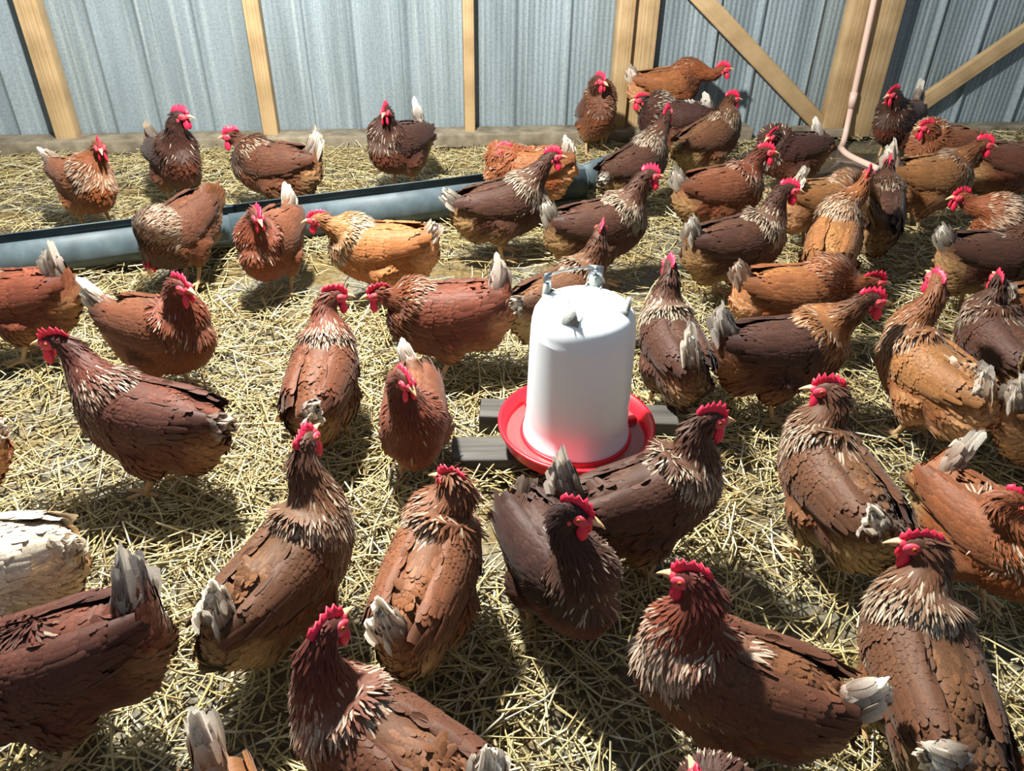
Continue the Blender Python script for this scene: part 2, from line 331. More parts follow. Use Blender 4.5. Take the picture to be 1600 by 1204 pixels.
def wire(pts, r=.0022, n=40, name='wire'):
    P_ = catmull(pts, n); v, f = loft(P_, [r]*n, [r]*n, (.1, .2, 1), 8); b = MB(); b.add(v, f); return b.mesh(name, [M_WIRE])
LG = [a_-.3 for a_ in [-1.976, 2.651, 1.269, -0.301]]
def lp(k_, z): return (.094*math.cos(LG[k_]), .094*math.sin(LG[k_]), z)
p1, p2 = lp(1, .408), lp(2, .412)
link('handle_wire', wire([p1, (p1[0]*.98, p1[1]*1.0, .440), ((p1[0]+p2[0])/2, (p1[1]+p2[1])/2, .448), (p2[0], p2[1], .440), p2]), dr)
p3 = lp(0, .408)
link('hook_wire', wire([(p3[0]*1.1, p3[1]*1.1, .412), (p3[0]*.8, p3[1]*.8, .418), (p3[0]*.5-.02, p3[1]*.5, .424), (p3[0]*.3-.03, p3[1]*.3, .420)], .0018), dr)
b = MB(); v, f = box((p2[0], p2[1], .430), .034, .006, .034, math.atan2(p2[1], p2[0])+1.57); b.add(v, f)
for z_ in (.440, .424): v, f = ball((p2[0]*.96, p2[1]*.96, z_), np.eye(3), (.006, .006, .006), 8, 6); b.add(v, f)
link('metal_clip', b.mesh('clip', [M_WIRE], False), dr)
b = MB(); v, f = box((p1[0], p1[1], .428), .018, .006, .040, math.atan2(p1[1], p1[0])+1.2); b.add(v, f); link('wire_twist', b.mesh('twist', [M_WIRE], False), dr)

# ------------------------------------------------------------------ hens
PAL = dict(  # darkg: dark with a golden hackle
 darkg=[(58, 34, 26), (150, 96, 52), (74, 44, 32), (92, 46, 30), (150, 100, 66), (66, 40, 32)],
 #  # head, neck, back, breast, belly, wing
 dark=[(53, 32, 28), (73, 40, 28), (72, 43, 31), (96, 49, 31), (142, 104, 72), (62, 37, 31)],
 dark2=[(68, 42, 33), (92, 57, 37), (82, 51, 35), (79, 42, 29), (162, 127, 85), (72, 44, 33)],
 dark3=[(66, 34, 28), (94, 44, 29), (96, 49, 33), (92, 46, 29), (142, 99, 69), (79, 44, 34)],
 brown=[(82, 48, 34), (109, 64, 39), (99, 59, 37), (111, 61, 35), (157, 117, 78), (89, 53, 37)],
 brown2=[(89, 55, 39), (113, 74, 46), (113, 76, 48), (104, 59, 35), (181, 153, 102), (96, 62, 42)],
 red=[(96, 48, 33), (120, 59, 34), (118, 71, 45), (118, 59, 33), (171, 132, 87), (107, 61, 39)],
 red2=[(128, 71, 42), (141, 83, 48), (135, 83, 49), (143, 79, 40), (176, 143, 95), (126, 74, 45)],
 red3=[(107, 53, 35), (132, 71, 39), (116, 59, 37), (106, 51, 33), (163, 114, 76), (106, 53, 35)],
 red4=[(89, 35, 29), (124, 59, 33), (113, 72, 45), (109, 55, 33), (152, 112, 76), (96, 57, 39)],
 tan=[(122, 75, 47), (136, 86, 49), (152, 106, 63), (136, 83, 47), (213, 160, 115), (141, 96, 56)],
 tan2=[(136, 73, 43), (147, 83, 46), (151, 98, 54), (141, 75, 40), (209, 153, 108), (136, 83, 48)],
 tan3=[(116, 73, 51), (131, 79, 47), (136, 86, 53), (123, 68, 40), (189, 150, 100), (120, 73, 47)],
 pale=[(159, 104, 63), (177, 127, 78), (169, 113, 67), (163, 99, 54), (214, 155, 110), (161, 103, 61)],
 pale2=[(145, 86, 49), (156, 98, 56), (169, 117, 69), (151, 94, 53), (217, 160, 115), (156, 103, 61)],
 white=[(232, 212, 184), (236, 218, 192), (232, 216, 194), (230, 208, 178), (226, 202, 167), (234, 218, 196)])
CREAM = lin((246, 232, 206)); WHITE = lin((250, 246, 236))

# body stations: x, z, half width, half height
BODY = np.array([(-.178, .250, .020, .022), (-.155, .233, .044, .058), (-.115, .210, .064, .088), (-.060, .195, .077, .104), (.0, .190, .081, .108), (.055, .195, .079, .105), (.105, .209, .067, .092), (.142, .232, .045, .060), (.160, .248, .018, .022)])
def body_at(x):
    return [np.interp(x, BODY[:, 0], BODY[:, k]) for k in (1, 2, 3)]

def remesh(V, F, voxel, k=5):
    me = mesh_np('tmp', V, F); o = bpy.data.objects.new('tmp', me); COL.objects.link(o)
    m = o.modifiers.new('r', 'REMESH'); m.mode = 'VOXEL'; m.voxel_size = voxel
    m = o.modifiers.new('s', 'SMOOTH'); m.factor = .5; m.iterations = k
    dg = bpy.context.evaluated_depsgraph_get(); ev = o.evaluated_get(dg); em = ev.to_mesh()
    nv = len(em.vertices); V2 = np.empty(nv*3, np.float32); em.vertices.foreach_get('co', V2); N = np.empty(nv*3, np.float32); em.vertices.foreach_get('normal', N)
    nl = len(em.loops); li = np.empty(nl, np.int32); em.loops.foreach_get('vertex_index', li)
    lt = np.empty(len(em.polygons), np.int32); em.polygons.foreach_get('loop_total', lt)
    assert (lt == 4).all()
    ev.to_mesh_clear(); bpy.data.objects.remove(o); bpy.data.meshes.remove(me)
    return V2.reshape(-1, 3).astype(float), N.reshape(-1, 3).astype(float), li.reshape(-1, 4)

FU = np.array([0, .34, .70, .96])
PROF = dict(round=np.array([.45, .98, 1., .52]), hackle=np.array([.55, 1., .8, .22]), long=np.array([.5, .9, 1., .62]))
def feathers(P, N, T, L, W, lift, curl, c0, c1, cs, kind='round', r=None, cup=.25, cedge=None):
    """n feathers at P lying along T on normal N. colours root c0, tip c1, centre streak cs (n,4: rgb, amount)"""
    n = len(P); N = nrm(N); T = nrm(T-N*np.sum(T*N, 1)[:, None]); B = np.cross(N, T); V = np.zeros((n, 4, 3, 3)); C = np.zeros((n, 4, 3, 3))
    L = np.broadcast_to(L, (n,)); W = np.broadcast_to(W, (n,)); lift = np.broadcast_to(lift, (n,)); curl = np.broadcast_to(curl, (n,)); tw = r.normal(0, .06, n)
    for i, u in enumerate(FU):
        for j, v in enumerate((-1, 0, 1)):
            uu = u*(1.05 if (i == 3 and v == 0) else 1.)
            w_ = W*.5*PROF[kind][i]*v
            V[:, i, j] = P-N*.0008+T*(L*uu)[:, None]+B*w_[:, None]+N*(L*(lift*uu-curl*uu*uu)-cup*np.abs(w_)+tw*w_)[:, None]
            k = u**1.3; col = c0*(1-k)+c1*k
            if v == 0: col = col*(1-cs[:, 3:4])+cs[:, :3]*cs[:, 3:4]
            elif cedge is not None: col = col*cedge
            C[:, i, j] = col
    q = np.array([(i*3+j, i*3+j+1, i*3+j+4, i*3+j+3) for i in range(3) for j in range(2)])
    return V.reshape(-1, 3), [(q[None]+(np.arange(n)*12)[:, None, None]).reshape(-1, 4)], C.reshape(-1, 3)

def thin(P, cell, r):
    th = r.uniform(0, 6.28, 3); cx, sx = math.cos(th[0]), math.sin(th[0]); cy, sy = math.cos(th[1]), math.sin(th[1])
    Rm = np.array(((cx, -sx, 0), (sx, cx, 0), (0, 0, 1)))@np.array(((1, 0, 0), (0, cy, -sy), (0, sy, cy)))
    k = np.floor((P@Rm)/cell).astype(np.int64); h = (k[:, 0]*73856093) ^ (k[:, 1]*19349663) ^ (k[:, 2]*83492791)
    p = r.permutation(len(P)); _, i = np.unique(h[p], return_index=True); return p[i]

def lf(P, r, sc=14):   # low-frequency colour noise
    v = 0
    for _ in range(4):
        k = r.normal(0, sc, 3); v = v+np.sin(P@k+r.uniform(0, 6.28))
    return v/4

def rot2(x, z, a, cx=0., cz=.19):
    return cx+(x-cx)*math.cos(a)-(z-cz)*math.sin(a), cz+(x-cx)*math.sin(a)+(z-cz)*math.cos(a)

def make_hen(loc, yaw, s, head, look, lpitch, tail, pal, cream, tw, bp, label, detail, seed):
    r = np.random.default_rng(seed); root = thing('hen', label, 'hen', (loc[0], loc[1], loc[2]), yaw, 'brown laying hens in the barn' if pal != 'white' else 'white hens'); root.scale = (s, s, s)
    if pal == 'white': del root['group']
    cols = [lin(c)*r.uniform(.94, 1.06) for c in PAL[pal]]; cH, cN, cB, cR, cF, cW = cols
    bpit = math.radians(bp); H = np.array(head, float); TT = np.array(tail, float)
    fluff = r.uniform(.97, 1.05)
    def bf(x, y, z):  # body frame -> hen frame (pitched)
        X, Z = rot2(x, z, bpit); return np.stack([X+0*y, y+0*x, Z+0*y], -1)
    st = catmull(BODY, 22); Pb = bf(st[:, 0], 0*st[:, 0], st[:, 1])
    mb = MB(); v, f = loft(Pb, st[:, 2]*fluff, st[:, 3]*fluff, (0, 1, 0), 18); mb.add(v, f)
    # neck + head
    P0 = bf(np.array(.060), np.array(0.), np.array(.225)); P1 = bf(np.array(.112), np.array(0.), np.array(.268))
    d = np.array([math.cos(look)*math.cos(lpitch), math.sin(look)*math.cos(lpitch), math.sin(lpitch)])
    sd = np.cross((0, 0, 1), d); sd /= np.linalg.norm(sd); hu = np.cross(d, sd)
    back = H-d*.020-hu*.012; L_ = np.linalg.norm(back-P1)
    t = np.linspace(0, 1, 16)[:, None]; A = P1; t0 = nrm(P1-P0); t1 = nrm(d*.35+hu*.75+nrm(back-P1)*.5)
    bez = (1-t)**3*A+3*(1-t)**2*t*(A+t0*L_*.30)+3*(1-t)*t*t*(back-t1*L_*.38)+t**3*back
    Pn = np.concatenate([P0[None], bez]); tt = np.linspace(0, 1, 17); stretch = np.clip(.165/max(L_, .05), .75, 1.25)
    rn = np.interp(tt, [0, .1, .3, .55, .8, 1], [.068, .060, .047, .035, .027, .023])*np.clip(stretch, .85, 1.15)
    v, f = loft(Pn, rn, rn*1.02, (0, 1, 0), 14); mb.add(v, f)
    ax = np.array([d, sd, hu])
    v, f = ball(H-d*.004, ax, (.033, .0215, .025)); mb.add(v, f)
    v, f = ball(H+d*.020-hu*.003, ax, (.020, .013, .015)); mb.add(v, f)
    # rump fluff, breast, thighs
    tb = bf(np.array(-.150), np.array(0.), np.array(.245)); tdir = nrm(TT-tb); tl = np.linalg.norm(TT-tb)
    v, f = ball(bf(np.array(-.092), np.array(0.), np.array(.152)), np.eye(3), (.066, .064, .068)); mb.add(v, f)
    v, f = loft([tb-tdir*.05, tb, tb+tdir*tl*.3, tb+tdir*tl*.6, tb+tdir*tl*.82], [.055, .038, .024, .014, .008], [.052, .046, .036, .025, .010], (0, 1, 0), 12); mb.add(v, f)
    legx = r.uniform(-.03, .03); feet = []
    for sg in (-1, 1):
        hx = .0+sg*legx*.6; fx = .005+sg*legx; yy = sg*.045
        v, f = loft([bf(np.array(.0), np.array(sg*.05), np.array(.17)), (hx-.004, yy, .130), (hx-.012, yy, .098), (hx-.018, yy, .076)], [.050, .046, .034, .015], [.062, .056, .040, .016], (0, 1, 0), 10); mb.add(v, f)
        feet.append((hx-.018, yy, fx, sg))
    Vb, Nb, Fb = remesh(np.concatenate(mb.V), mb.F, .0085 if detail else .011)
    # flow field: polyline tail tip <- tail base <- body <- neck <- head, pointing tailwards
    neckp = Pn[::-1]; sb = st[::-1]; sb = sb[(sb[:, 0] < .035) & (sb[:, 0] > -.15)]; bodyp = bf(sb[:, 0], 0*sb[:, 0], sb[:, 1]); tp = np.array([tb, tb+tdir*tl*.4, tb+tdir*tl*.85])
    hd = np.array([H+d*.03, H])
    poly = np.concatenate([hd, neckp, bodyp, tp]); tan = nrm(np.gradient(poly, axis=0)); tan[:2] = -d
    lab = np.concatenate([[0, 0], np.linspace(.08, 1, len(neckp)), np.linspace(1.22, 2, len(bodyp)), [2.3, 2.6, 3.]])
    def field(P):
        D = ((P[:, None]-poly[None])**2).sum(2); D[:, len(hd):len(hd)+17] *= 1.0; i = D.argmin(1)
        wgt = np.exp(-(D-D.min(1, keepdims=True))/.0012); wgt /= wgt.sum(1, keepdims=True)
        qq = wgt@lab; X_, Z_ = bx(P); qq = np.where((X_ > .03) & (Z_ < .215) & (qq < 1.3) & (qq > .8), 1.3, qq)
        qq = np.where((X_ < .05) & (Z_ < .31) & (qq > .85) & (qq < 1.3), 1.3, qq)
        return wgt@tan, qq, i
    bx = lambda P: (P[:, 0]*math.cos(bpit)+(P[:, 2]-.19)*math.sin(bpit), .19-P[:, 0]*math.sin(bpit)+(P[:, 2]-.19)*math.cos(bpit))
    rs = np.random.default_rng(seed+1); kk = rs.normal(0, 16, (4, 3)); ph = rs.uniform(0, 6.28, 4)
    def color(P, N, q):
        X, Z = bx(P); n1 = (np.sin(P@kk.T+ph).sum(1)/4)[:, None]
        hn = np.clip(q/.6, 0, 1)[:, None]; c = cH*(1-hn)+cN*hn; cm = np.clip((q-.62)/.25, 0, 1)*np.clip((1.2-q)/.15, 0, 1); cm = (cream*.30*cm)[:, None]; c = c*(1-cm)+CREAM*.8*cm
        m = np.clip((q-1.0)/.2, 0, 1)[:, None]
        up = np.clip((N[:, 2:3]+.1)/.6, 0, 1); front = np.clip((X[:, None]-.02)/.08, 0, 1)
        body = cB*up+cR*(1-up); body = body*(1-front*.7*(1-up*.6))+cR*front*.7*(1-up*.6)
        low = np.clip((.160-Z[:, None])/.05, 0, 1)*np.clip((.06-X[:, None])/.08, 0, 1); rear = np.clip((-.085-X[:, None])/.05, 0, 1)*np.clip((.25-Z[:, None])/.05, 0, 1)*np.clip((.45-N[:, 2:3])/.4, 0, 1)
        fl = np.clip(np.maximum(low*.85, rear), 0, 1); body = body*(1-fl)+cF*fl
        c = c*(1-m)+body*m
        tq = np.clip((q-2.1)/.3, 0, 1)[:, None]; tq = tq*.4*(1-up); c = c*(1-tq)+cF*tq; tq = np.clip((q-2.5)/.3, 0, 1)[:, None]*min(1., tw*1.2); c = c*(1-tq)+WHITE*tq
        return c*(1+.16*n1)
    tanb, q, _ = field(Vb); Cb = color(Vb, Nb, q)*.8
    link('body', mesh_np('hen_body', Vb, [Fb], Cb, [M_FEATHER]), root)
    # plumage, sampled over the body surface
    fcen = Vb[Fb].mean(1); fn = nrm(Nb[Fb].mean(1)); P = np.concatenate([Vb, fcen, (Vb[Fb[:, 0]]+Vb[Fb[:, 1]])/2, Vb[Fb[:, 0]]*.25+Vb[Fb[:, 2]]*.75]); N = np.concatenate([Nb, fn, Nb[Fb[:, 0]], fn])
    T_, q, pi_ = field(P); pm = MB()
    dh = np.linalg.norm(P-H, axis=1); face = ((P-H)@d > .004) & (dh < .05)
    def batch(mask, cell, Lm, Wm, lift, curl, kind, streak, down=0., cj=.10, tipf=1.08, edge=None):
        idx = np.where(mask)[0]
        if len(idx) == 0: return
        idx = idx[thin(P[idx], cell, r)]; n = len(idx); p = P[idx]; nn = N[idx]; t = T_[idx]+np.array([0, 0, -1.])*down+r.normal(0, .10, (n, 3))
        c = color(p, nn, q[idx])*r.lognormal(0, cj, (n, 1)); cs = np.zeros((n, 4))
        if streak is not None:
            am = streak(q[idx], p); hit = r.random(n) < am; cs[:, :3] = CREAM*r.uniform(.6, 1., (n, 1)); cs[:, 3] = np.where(hit, r.uniform(.45, .95, n), 0)
        else: cs[:, :3] = c*r.choice([1.2, 1.9], (n, 1), p=[.82, .18]); cs[:, 3] = .40
        v_, f_, c_ = feathers(p, nn, t, Lm*r.uniform(.8, 1.2, n), Wm*r.uniform(.85, 1.15, n), lift+r.normal(0, .03, n), curl, c*.88, c*tipf, cs, kind, r, cedge=edge); 
        # pale tips for streaked hackles
        pm.add(v_, f_, c_)
    # only visible skin that is not inside the other blended masses
    D = 1 if detail else 1.35
    headm = (q < .10) & ~face; neckm = (q >= .10) & (q < .95); capem = (q >= .80) & (q < 1.16) & (P[:, 2] > .2)
    def st_neck(qq, p): return cream*np.clip((qq-.30)/.55, 0, 1)**1.3*.9
    cbase = lambda qq, p: np.full(len(qq), min(1., cream*1.05))
    X, Z = bx(P)
    upm = N[:, 2] > .15; bodym = (q >= .95) & (q < 2.2)
    thigh = (Z < .135) | ((X < -.07) & (Z < .20))
    batch(bodym & ~upm & ~thigh, .0112*D, .029, .0155, .14, .09, 'round', None, .25, cj=.09)
    batch(bodym & upm & ~thigh, .0108*D, .028, .0145, .14, .09, 'round', None, 0., cj=.11, tipf=1.10)
    batch(bodym & thigh, .0112*D, .032, .014, .20, .14, 'round', None, .7, tipf=1.08, cj=.09)
    batch((q >= 2.2) & (q < 2.72), .010*D, .040, .016, .07, .03, 'long', None, 0., cj=.08)
    batch(capem, .0076*D, .040, .0066, .18, .03, 'hackle', cbase, 0., edge=.95)
    batch(neckm, .0066*D, .028, .0062, .21, .02, 'hackle', st_neck, 0., edge=.92)
    batch(headm, .0055*D, .012, .0055, .2, .10, 'hackle', None, cj=.08)
    pl = link('plumage', pm.mesh('hen_plumage', [M_FEATHER]), root, kind='stuff')
    # wings
    droop = r.uniform(-3, 5)
    for sg in (-1, 1):
        wm = MB(); nu, nv = 18, 9; U, Vv = np.meshgrid(np.linspace(0, 1, nu), np.linspace(0, 1, nv), indexing='ij')
        def wsurf(U, Vv):
            x = .100-.265*U; top = 72-10*U; bot = -8+26*U+droop; phi = np.radians(bot+(top-bot)*Vv)
            zc, ry, rz = body_at(np.clip(x, -.165, .15)); edge_ = np.sin(np.pi*np.clip(Vv, .0, 1))**.5*np.sin(np.pi*np.clip(U*.9+.05, 0, 1))**.5
            th = .004+.010*edge_; ry = np.maximum(ry, .045)*fluff; rz = np.maximum(rz, .05)*fluff
            return bf(x, sg*(ry+th)*np.cos(phi), zc+(rz+th)*np.sin(phi))
        G = wsurf(U, Vv); n_ = nu*nv; G = G.reshape(-1, 3); ii, jj = np.meshgrid(np.arange(nu-1), np.arange(nv-1), indexing='ij'); a_ = (ii*nv+jj).ravel()
        q4 = np.stack([a_, a_+nv, a_+nv+1, a_+1], 1); q4 = q4 if sg > 0 else q4[:, ::-1]
        cw = cW*.72; wm.add(G, [q4], cw)
        # covert and flight feather rows
        def rows(us, vs, L_w, W_w, lift, cf, kind='round', dn=.12):
            UU, VV = np.meshgrid(us, vs, indexing='ij'); UU = (UU+r.normal(0, .008, UU.shape)+(np.arange(len(vs)) % 2)*.5*(us[1]-us[0] if len(us) > 1 else 0)).ravel(); VV = (VV+r.normal(0, .012, VV.shape)).ravel()
            p = wsurf(UU, VV); e = .01; tu = nrm(wsurf(UU+e, VV)-p); tv = nrm(wsurf(UU, VV+e)-p); nn = nrm(np.cross(tu, tv)); nn *= np.sign(nn[:, 1:2]*sg+nn[:, 2:3]*.5+1e-6)
            t_ = tu-tv*dn; n = len(p); n1 = (np.sin(p@kk.T+ph).sum(1)/4)[:, None]; c = cf*r.lognormal(0, .09, (n, 1))*(1+.15*n1); cs = np.concatenate([c*1.25, np.full((n, 1), .4)], 1)
            wm.add(*feathers(p, nn, t_, L_w*r.uniform(.9, 1.1, n), W_w*r.uniform(.9, 1.1, n), lift+.05, .07, c*.80, c*1.08, cs, kind, r, cedge=1.10))
        nvs = 9 if detail else 7
        rows(np.array([.56, .66]), np.linspace(.02, .45, 6), .095, .017, .04, cW*.9, 'long', -.04)
        rows(np.linspace(.44, .60, 3), np.linspace(.0, .97, 12), .062, .017, .07, cW, 'long', 0.)
        rows(np.linspace(.02, .44, 11), np.linspace(.0, 1., nvs+5), .028, .0145, .09, cW*.8+cB*.2, 'round', .05)
        link('wing', wm.mesh('hen_wing', [M_FEATHER]), root)
    # tail
    tm = MB(); n = 16; sdv = nrm(np.cross(np.array([0, 0, 1.])+np.array([.3, 0, 0]), tdir)); upv = np.cross(tdir, sdv); upv = upv if upv[2] > 0 else -upv
    k = np.arange(n); sg = np.where(k % 2, 1, -1); fan = (k//2)/(n/2-1)     # 0 top .. 1 low
    p = tb-tdir*.02+np.outer(sg*(.004+.010*fan)+r.normal(0, .003, n), sdv)+np.outer(.014-.030*fan, upv)
    t_ = tdir[None]+upv[None]*(.05-.20*fan+r.normal(0, .02, n))[:, None]+sdv[None]*(sg*(-.03+.03*fan)+r.normal(0, .025, n))[:, None]; nn = sdv[None]*(sg*(.25+.65*fan))[:, None]+upv[None]*(1.-.6*fan)[:, None]
    Lt = (tl+.03)*(1-.34*fan)*r.uniform(.93, 1.03, n); wtip = WHITE if tw > .35 else (CREAM*.85 if tw > .15 else cB*1.2)
    mixw = np.clip(tw*(1.5-.45*fan), 0, 1)[:, None]; c1 = wtip*mixw+cF*(1-mixw); c0 = cF*.7+cB*.3; c0 = (np.tile(c0, (n, 1))*(1-.45*tw)+c1*.45*tw)*r.lognormal(0, .1, (n, 1))
    tm.add(*feathers(p, nn, t_, Lt, .026, .03, .03, c0, c1, np.concatenate([c1, np.full((n, 1), .25)], 1), 'long', r, cup=.2))
    n = 26; a_ = r.uniform(0, 2*math.pi, n); p = tb+tdir*r.uniform(-.01, tl*.38, n)[:, None]+np.outer(np.cos(a_)*.024, sdv)+np.outer(np.sin(a_)*.030, upv); nn = np.outer(np.cos(a_), sdv)+np.outer(np.sin(a_), upv)
    c = (cB*.75+cF*.25)*r.lognormal(0, .15, (n, 1)); c1 = c*(1-.7*tw)+WHITE*.7*tw
    tm.add(*feathers(p, nn, np.tile(tdir, (n, 1))+r.normal(0, .1, (n, 3)), .055, .019, .08, .12, c*.85, c1, np.concatenate([c1, np.full((n, 1), .3)], 1), 'long', r))
    link('tail', tm.mesh('hen_tail', [M_TAIL]), root)
    HS = 1.1; D3, S3, U3 = d*HS, sd*HS, hu*HS; ax = ax*HS
    # face skin, eyes, beak, comb, wattles
    fm = MB()
    for sg in (-1, 1):
        v, f = ball(H+D3*.013+S3*sg*.0125-U3*.001, ax, (.0155, .0060, .0115), 12, 7); fm.add(v, f)
        v, f = ball(H-D3*.004+S3*sg*.0155-U3*.012, ax, (.0060, .0035, .0085), 8, 6); fm.add(v, f)
    v, f = ball(H+D3*.026-U3*.001, ax, (.010, .0105, .010), 10, 6); fm.add(v, f)
    link('face', fm.mesh('hen_face', [M_FACE]), root)
    for sg in (-1, 1):
        em = MB(); v, f = ball(H+D3*.012+S3*sg*.0172+U3*.003, ax, (.0040, .0026, .0040), 10, 8); em.add(v, f); e_ = link('eye', em.mesh('hen_eye', [M_EYE]), root)
        em = MB(); v, f = ball(H+D3*.012+S3*sg*.0186+U3*.003, ax, (.0024, .0016, .0024), 8, 6); em.add(v, f); link('pupil', em.mesh('hen_pupil', [M_PUPIL]), e_)
    bm_ = MB(); nb = 7; u = np.linspace(0, 1, nb)[:, None]; Pk = H+D3*(.026+.028*u)+U3*(.002-.009*u**2); v, f = loft(Pk, np.linspace(.0095, .0014, nb), np.linspace(.0072, .0012, nb), sd, 10); bm_.add(v, f)
    Pk = H+D3*(.024+.020*u)-U3*(.0055+.002*u); v, f = loft(Pk, np.linspace(.007, .0012, nb), np.linspace(.0038, .0010, nb), sd, 8); bm_.add(v, f)
    link('beak', bm_.mesh('hen_beak', [M_BEAK]), root)
    # comb: serrated blade
    ch = r.uniform(.021, .029); lean = r.normal(0, .25); bx_ = np.array([.034, .031, .026, .021, .015, .009, .003, -.003, -.009, -.015, -.021, -.027, -.032, -.036])*.86+.002; bz = np.array([.006, .55, .34, .86, .52, 1., .6, 1., .62, .92, .55, .74, .42, .25])
    cm = MB(); n = len(bx_); rows_ = []
    for lv, th in ((0, .0042), (.5, .0030), (1., .0013)):
        for sg in (-1, 1):
            zz = .012+bz*ch*lv; rows_.append(H+np.outer(bx_+lv*.002*np.sign(bx_), D3)+np.outer(zz-np.clip(bx_-.018, 0, 1)*.5, U3)+np.outer(sg*th+lean*zz*lv*.6+np.sin(bx_*160)*.0022*lv, sd))
    V = np.concatenate(rows_); i = np.arange(n-1); R_ = lambda a, b: np.stack([a*n+i, a*n+i+1, b*n+i+1, b*n+i], 1)
    F = [R_(0, 2), R_(2, 4), R_(3, 1), R_(5, 3), R_(4, 5), R_(1, 0)]; F.append(np.array([(0, 2, 3, 1), (2, 4, 5, 3)])); F.append(np.array([(0, 1, 3, 2), (2, 3, 5, 4)])+n-1)
    F[-2] = F[-2]*n
    F[-1] = np.array([(0*n, 1*n, 3*n, 2*n), (2*n, 3*n, 5*n, 4*n)])+n-1
    cm.add(V, F); link('comb', cm.mesh('hen_comb', [M_COMB]), root)
    for sg in (-1, 1):
        wm = MB(); wl = r.uniform(.020, .026); u = np.linspace(0, 1, 9)[:, None]; base = H+D3*.020+S3*sg*.007-U3*.009
        Pk = base-np.array([0, 0, 1.])*(wl*1.7*u)*.6-U3*(wl*1.7*u)*.4+S3*sg*.004*u; rr = np.array([.004, .0065, .009, .0108, .0118, .0118, .0102, .007, .001])
        v, f = loft(Pk, rr*.42, rr, sd, 10); wm.add(v, f); link('wattle', wm.mesh('hen_wattle', [M_COMB]), root)
    # legs
    cl = lin((214, 176, 130)) if pal not in ('white',) else lin((150, 120, 96)); cl = cl*r.uniform(.8, 1.05)
    for hx, yy, fx, sg in feet:
        lm = MB(); v, f = loft(catmull([(hx+.004, yy, .105), (hx, yy, .088), (hx*.4+fx*.6, yy, .045), (fx, yy, .018), (fx+.004, yy, .010)], 10), np.interp(np.linspace(0, 1, 10), [0, .25, .6, 1], [.008, .0088, .0062, .0085]), np.interp(np.linspace(0, 1, 10), [0, .25, .6, 1], [.009, .0095, .0066, .0085]), (0, 1, 0), 10); lm.add(v, f, cl)
        lg = link('leg', lm.mesh('hen_leg', [M_SKIN]), root)
        for an, ln in ((-.62, .046), (0., .058), (.62, .046), (math.pi+.25*sg, .026)):
            an += -sg*.12; t3 = np.array([math.cos(an), math.sin(an), 0]); b0 = np.array([fx+.002, yy, .011]); tm_ = MB()
            v, f = loft(catmull([b0, b0+t3*ln*.35+(0, 0, .002), b0+t3*ln*.75+(0, 0, -.003), b0+t3*ln+(0, 0, -.006)], 8), np.linspace(.0062, .0042, 8), np.linspace(.0058, .0038, 8), (0, 0, 1), 8); tm_.add(v, f, cl)
            v, f = loft(catmull([b0+t3*ln*.97+(0, 0, -.005), b0+t3*(ln+.007)+(0, 0, -.006), b0+t3*(ln+.013)+(0, 0, -.010)], 5), np.linspace(.0034, .0006, 5), np.linspace(.0034, .0006, 5), (0, 0, 1), 6); tm_.add(v, f, cl*.55)
            link('toe', tm_.mesh('hen_toe', [M_SKIN]), lg)
    return root

